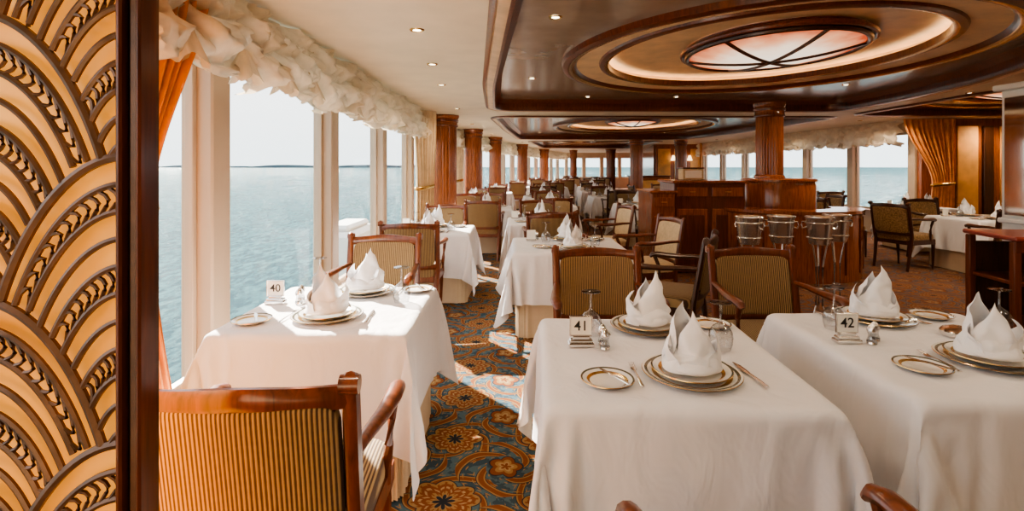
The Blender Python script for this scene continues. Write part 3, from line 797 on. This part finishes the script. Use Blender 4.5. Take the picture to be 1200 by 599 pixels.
# --- table C
table(.52,4.87,0,(1.12,1,1),1,0); put('place_settings',FS[1],(.55,4.87,ZT))
chair(1.25,4.12,62,CH_D); chair(1.36,5.35,100,CH_B); chair(.5,5.70,180)
table(.40,7.0); put('place_settings',FS[0],(.40,7.0,ZT)); chair(.4,7.85,180); chair(1.25,7.0,100,CH_B); chair(.45,6.2,0)
def group(x,y,rz=0,cm=None,sides=(0,1)):
    table(x,y,rz); put('place_settings',FS[_tc[0]%2],(x,y,ZT),radians(rz))
    a=radians(rz)
    for s in sides:
        dx,dy,dg={0:(0,-.82,0),1:(0,.82,180),2:(-.84,0,-90),3:(.84,0,90)}[s]
        X=x+dx*cos(a)-dy*sin(a); Y=y+dx*sin(a)+dy*cos(a)
        chair(X,Y,rz+dg+random.uniform(-5,5),cm or random.choice([CH_A,CH_A,CH_D,CH_B]))
for x,y in ((-.45,9.2),(-.85,11.4),(-.45,14.4),(.2,18.4),(1.1,23)): group(x,y)
for x,y in ((.75,9.9),(.75,12.6),(.95,15.3),(1.5,18.4),(2.2,21.5),(2.9,25),(3.2,28)): group(x,y)
for x,y in ((2.5,9.9),(2.4,12.6),(2.5,15.4),(2.9,18.6),(3.5,22),(4.4,25.5)): group(x,y,0,None,(0,1))
for x,y in ((4.6,11.5),(4.5,14.4)): group(x,y,0,None,(0,1,2))
for x,y in ((6.9,12.2),(6.9,15),(6.9,18)): group(x,y,0,CH_C,(0,1,2))
group(4.9,9.6,0,CH_C,(0,2,3))
table(6.75,7.35); put('place_settings',FS[1],(6.75,7.35,ZT)); chair(5.82,7.6,-70,CH_C); chair(6.2,6.45,-10,CH_C); chair(6.8,8.2,180,CH_C); chair(5.65,8.75,-100,CH_C)
table(7.4,9.35,0,(.9,.9,1)); put('place_settings',FS[0],(7.4,9.35,ZT))

# ------------------------------------------------------------------ lattice screen
def arc_(cx,cz,rx,rz,a0,a1,n=22): return [(cx+rx*cos(a0+(a1-a0)*k/n),.0,cz+rz*sin(a0+(a1-a0)*k/n)) for k in range(n+1)]
def screen():
    e=empty('decorative_lattice_screen',(-1.02,1.0,0))
    mb=MB(); x0,x1=-.55,.262
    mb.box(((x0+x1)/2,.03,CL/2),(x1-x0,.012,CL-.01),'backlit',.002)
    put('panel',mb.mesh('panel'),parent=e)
    mb=MB()
    mb.box((.288,.02,CL/2),(.024,.06,CL-.004),'bronze_lattice',.006)
    mb.box((.268,.0,CL/2),(.012,.05,CL-.004),'wood',.004)
    mb.box((.306,.0,CL/2),(.010,.05,CL-.004),'wood',.004)
    put('frame',mb.mesh('frame'),parent=e)
    mb=MB()
    XR=.262; RX=.30; RZ=.64; NR=12; SP=.56
    fans=[]
    for i in range(-1,5):
        fans.append((.27,.42+SP*i)); fans.append((-.33,.42+SP*i)); fans.append((-.03,.42+SP*(i+.5))); fans.append((-.63,.42+SP*(i+.5)))
    def inside(fan,x,z):
        cx,cz=fan; dx=(x-cx)/RX; dz=(z-(cz-.1))/RZ
        return dx*dx+dz*dz<.995 and z>cz-.11
    for fi,fan in enumerate(fans):
        cx,cz=fan
        lower=[g for g in fans if g[1]<cz-.05 ]
        def vis(p): return x0<=p[0]<=XR and .02<p[2]<CL-.02 and not any(inside(g,p[0],p[2]) for g in lower)
        for k in range(NR):
            q=(k+1)/NR; pts=arc_(cx,cz-.1,RX*q,RZ*q,0,pi,64)
            r_=.0080 if k==NR-1 else .0056
            cur=[]
            for p in pts:
                if not vis(p):
                    if len(cur)>1: mb.tube(cur,r_,'bronze_lattice',6,(1.0,1.2))
                    cur=[]
                else: cur.append(p)
            if len(cur)>1: mb.tube(cur,r_,'bronze_lattice',6,(1.0,1.2))
            if k in (3,6,9):
                q1=(k+2)/NR; m_=int(20+k*2.5)
                for j in range(1,m_):
                    a=pi*j/m_
                    def P(q,a): return (cx+RX*q*cos(a),0,cz-.1+RZ*q*sin(a))
                    p0=P(q,a); pm1=P(q*.7+q1*.3,a-.06); pm=P((q+q1)/2,a-.08); pm2=P(q*.3+q1*.7,a-.06); p1=P(q1,a)
                    if all(vis(p) for p in (p0,pm,p1)):
                        mb.tube([p0,pm1,pm,pm2,p1],.0042,'bronze_lattice',5)
    put('lattice',mb.mesh('lattice'),parent=e)
screen()

# ------------------------------------------------------------------ server station
e=empty('serving_station',(0,0,0))
mb=MB()
def cab(x0,x1,y0,y1,z,top='wood',body='wood',doors=3):
    mb.box(((x0+x1)/2,(y0+y1)/2,z/2),(x1-x0,y1-y0,z-.04),body,.01)
    mb.box(((x0+x1)/2,(y0+y1)/2,z-.02),(x1-x0+.06,y1-y0+.06,.04),top,.012)
    mb.box(((x0+x1)/2,(y0+y1)/2,.06),(x1-x0+.03,y1-y0+.03,.1),body,.01)
    w=(x1-x0)/doors
    for i in range(doors):
        xc=x0+w*(i+.5)
        mb.box((xc,y0-.008,z*.42),(w-.06,.02,z*.55),'wood_red',.008); mb.box((xc,y0-.018,z*.42),(w-.16,.02,z*.42),'wood',.012)
        mb.box((xc,y0-.008,z-.16),(w-.06,.02,.13),'wood_red',.006)
        mb.tube([(xc-.04,y0-.03,z-.16),(xc+.04,y0-.03,z-.16)],.006,'gold',6)
cab(2.28,3.28,7.2,7.9,1.30,'wood_red','wood',2)
cab(1.95,2.28,7.15,7.9,1.16,'wood_red','wood_red',1)
put('cabinet',mb.mesh('cabinet'),parent=e)
mb=MB()
mb.lathe([(.001,0),(.62,0),(.62,.08),(.58,.1),(.58,.78),(.62,.80),(.62,.83),(.50,.84)],'wood_red',c=(4.0,7.7,0),n=56)
mb.lathe([(.50,.84),(.50,.88),(.505,1.22),(.49,1.27),(.52,1.28),(.52,1.31),(.50,1.32),(.2,1.325)],'wood_red',c=(4.0,7.7,0),n=56,mats=['gold','wood_red','wood_red','gold','wood_red','wood_red','wood_red'])
put('drum',mb.mesh('drum'),parent=e)
mb=MB()
def lowc(a0,a1,r0,r1,z,mat='wood_red'):
    n=26; c=(3.95,7.5)
    prof=[(r0,0),(r1,0),(r1,z-.06),(r1+.03,z-.04),(r1+.03,z),(r0,z)]
    def f(u,v):
        a=a0+(a1-a0)*u; j=min(int(round(v*5)),5); r,zz=prof[j]; return (c[0]+r*cos(a),c[1]+r*sin(a),zz)
    mb.grid(f,n,5,mat)
    for a in (a0,a1): mb.add([(c[0]+r*cos(a),c[1]+r*sin(a),zz) for r,zz in prof],[tuple(range(6))],mat)
    for k in range(1,8):
        a=a0+(a1-a0)*k/8
        mb.tube([(c[0]+(r1+.004)*cos(a),c[1]+(r1+.004)*sin(a),.1),(c[0]+(r1+.004)*cos(a),c[1]+(r1+.004)*sin(a),z-.1)],.014,'wood',6)
lowc(-pi*.95,-pi*.05,.62,.98,.92)
put('counter',mb.mesh('counter'),parent=e)
column('fluted_column',3.87,7.7,.19,1.325,CL,.06,'wood_red',True)
mb=MB(); mb.box((2.62,7.5,1.30+.085),(.30,.22,.16),'cream_fab',.01); mb.box((2.62,7.385,1.385),(.24,.012,.11),'card',.003); mb.box((2.62,7.5,1.475),(.32,.24,.018),'wood',.004)
put('menu_box',mb.mesh('menu_box'))
mb=MB(); mb.lathe([(.04,.22),(.11,0)],'shade',n=20); mb.tube([(0,.1,.0),(0,0,-.04),(0,0,.02)],.012,'gold',6); SC=mb.mesh('wall_sconce')
for x in (6.9,7.6): put('wall_sconce',SC,(x,21.9,1.75))
mb=MB(); mb.box((0,0,.55),(1.5,.6,1.1),'wood_red',.02); mb.box((0,0,1.12),(1.6,.7,.04),'wood',.01); mb.box((0,-.31,.6),(1.3,.02,.7),'orange_panel',.01)
put('sideboard',mb.mesh('sideboard'),(5.4,20.2,0))

# ------------------------------------------------------------------ wine buckets on stands
mb=MB()
mb.lathe([(.001,.80),(.082,.80),(.090,.82),(.112,1.02),(.120,1.035),(.122,1.045),(.114,1.05),(.100,1.03),(.08,.83),(.001,.82)],'chrome',n=32)
mb.lathe([(.113,.985),(.118,.992),(.115,1.0)],'chrome',n=32)
for sx in (-1,1):
    mb.tube([(sx*.112,0,1.0),(sx*.135,0,1.0),(sx*.142,0,.97),(sx*.134,0,.94),(sx*.104,0,.95)],.007,'chrome',8)
mb.tube([(.100*cos(2*pi*k/24),.100*sin(2*pi*k/24),.86) for k in range(24)],.006,'chrome',6,closed=True)
for k in range(3):
    a=2*pi*k/3+.5; c,s=cos(a),sin(a)
    mb.tube([(.097*c,.097*s,.86),(.06*c,.06*s,.78),(.03*c,.03*s,.6),(.03*c,.03*s,.25),(.08*c,.08*s,.08),(.16*c,.16*s,.0)],.008,'chrome',8)
mb.tube([(.03*cos(2*pi*k/16),.03*sin(2*pi*k/16),.4) for k in range(16)],.006,'chrome',6,closed=True)
BK=mb.mesh('wine_bucket_stand')
for x,y in ((2.14,4.62),(2.47,4.7),(2.76,4.60),(3.04,4.8)): put('wine_bucket_stand',BK,(x,y,0),x)

# ------------------------------------------------------------------ right edge
e=empty('mirrored_cabinet',(4.22,3.95,0))
mb=MB(); mb.box((0,0,1.06),(.42,.5,2.12),'white',.01); 
mb.box((0,-.262,1.58),(.34,.02,.95),'mirror',.004); mb.box((-.222,0,1.58),(.02,.40,.95),'mirror',.004); mb.box((0,0,2.14),(.5,.58,.05),'white',.01); mb.box((0,0,1.06),(.46,.54,.04),'white',.01)
put('body',mb.mesh('body'),parent=e)
mb=MB()
mb.box((0,0,1.04),(.62,.46,.03),'burgundy',.008); mb.box((0,-.2,.99),(.60,.03,.08),'wood',.006)
for sx in (-1,1):
    for sy in (-1,1): mb.box((sx*.28,sy*.19,.51),(.045,.045,1.02),'wood',.006)
for z in (.12,.45,.75): mb.box((0,0,z),(.56,.40,.025),'wood',.005)
mb.box((0,.19,.6),(.52,.02,.75),'wood_dark',.004)
put('host_lectern',mb.mesh('host_lectern'),(3.50,3.40,0),radians(-8))

# ------------------------------------------------------------------ outside
mb=MB(); mb.add([(-6000,-3000,0),(6000,-3000,0),(6000,9000,0),(-6000,9000,0)],[(0,1,2,3)],'sea')
put('sea',mb.mesh('sea',smooth=False),(0,0,-14))
mb=MB()
def cst(u,v):
    x=-5200+4600*u; return (x,6000+300*sin(u*9),-14+(2+34*abs(noise.noise(Vector((u*6,0,0))))+26*u)*v)
mb.grid(cst,80,1,'coast'); put('coastline',mb.mesh('coastline'))
mb=MB(); mb.box((0,0,0),(.7,1.6,1.0),'white',.08); mb.box((0,0,.55),(.5,1.3,.12),'white',.05); mb.box((.0,0,-.9),(.2,.3,1.0),'white',.02)
put('lifeboat_davit',mb.mesh('lifeboat_davit'),(-3.1,9.6,-.15))
mb=MB(); mb.box((10.2,16,-.05),(3.6,13,.1),'wood_red',.01); put('promenade_deck',mb.mesh('promenade_deck'))

# ------------------------------------------------------------------ world, sun, camera
w=bpy.data.worlds.new('World'); S.world=w; w.use_nodes=True; nt=w.node_tree; nt.nodes.clear()
out=nt.nodes.new('ShaderNodeOutputWorld'); bg=nt.nodes.new('ShaderNodeBackground'); t=nt.nodes.new('ShaderNodeTexCoord'); s=nt.nodes.new('ShaderNodeSeparateXYZ')
nt.links.new(t.outputs['Generated'],s.inputs[0])
nt.links.new(ramp(nt,s.outputs[2],[(0,(.82,.91,.93)),(.12,(.96,.98,.98)),(.6,(.86,.92,1.0))]),bg.inputs[0]); bg.inputs[1].default_value=2.5
nt.links.new(bg.outputs[0],out.inputs[0])
l=bpy.data.lights.new('sun','SUN'); l.energy=34; l.color=(1,.90,.75); l.angle=radians(.6)
o=bpy.data.objects.new('sun',l); COL.objects.link(o); o.location=(-20,20,20)
o.rotation_euler=Vector((.90,-1.04,-.86)).to_track_quat('-Z','Y').to_euler()
cam=bpy.data.cameras.new('camera'); cam.sensor_width=36; cam.lens=18; cam.shift_y=-.0871; cam.clip_end=20000; cam.clip_start=.05
co=bpy.data.objects.new('camera',cam); COL.objects.link(co); co.location=(0,0,1.5); co.rotation_euler=(pi/2,0,0); S.camera=co
try:
    S.view_settings.view_transform='AgX'; S.view_settings.look='AgX - Medium High Contrast'; S.view_settings.exposure=.15
except Exception as ex: print(ex)
print('done',time.time()-T0,len(bpy.data.objects))
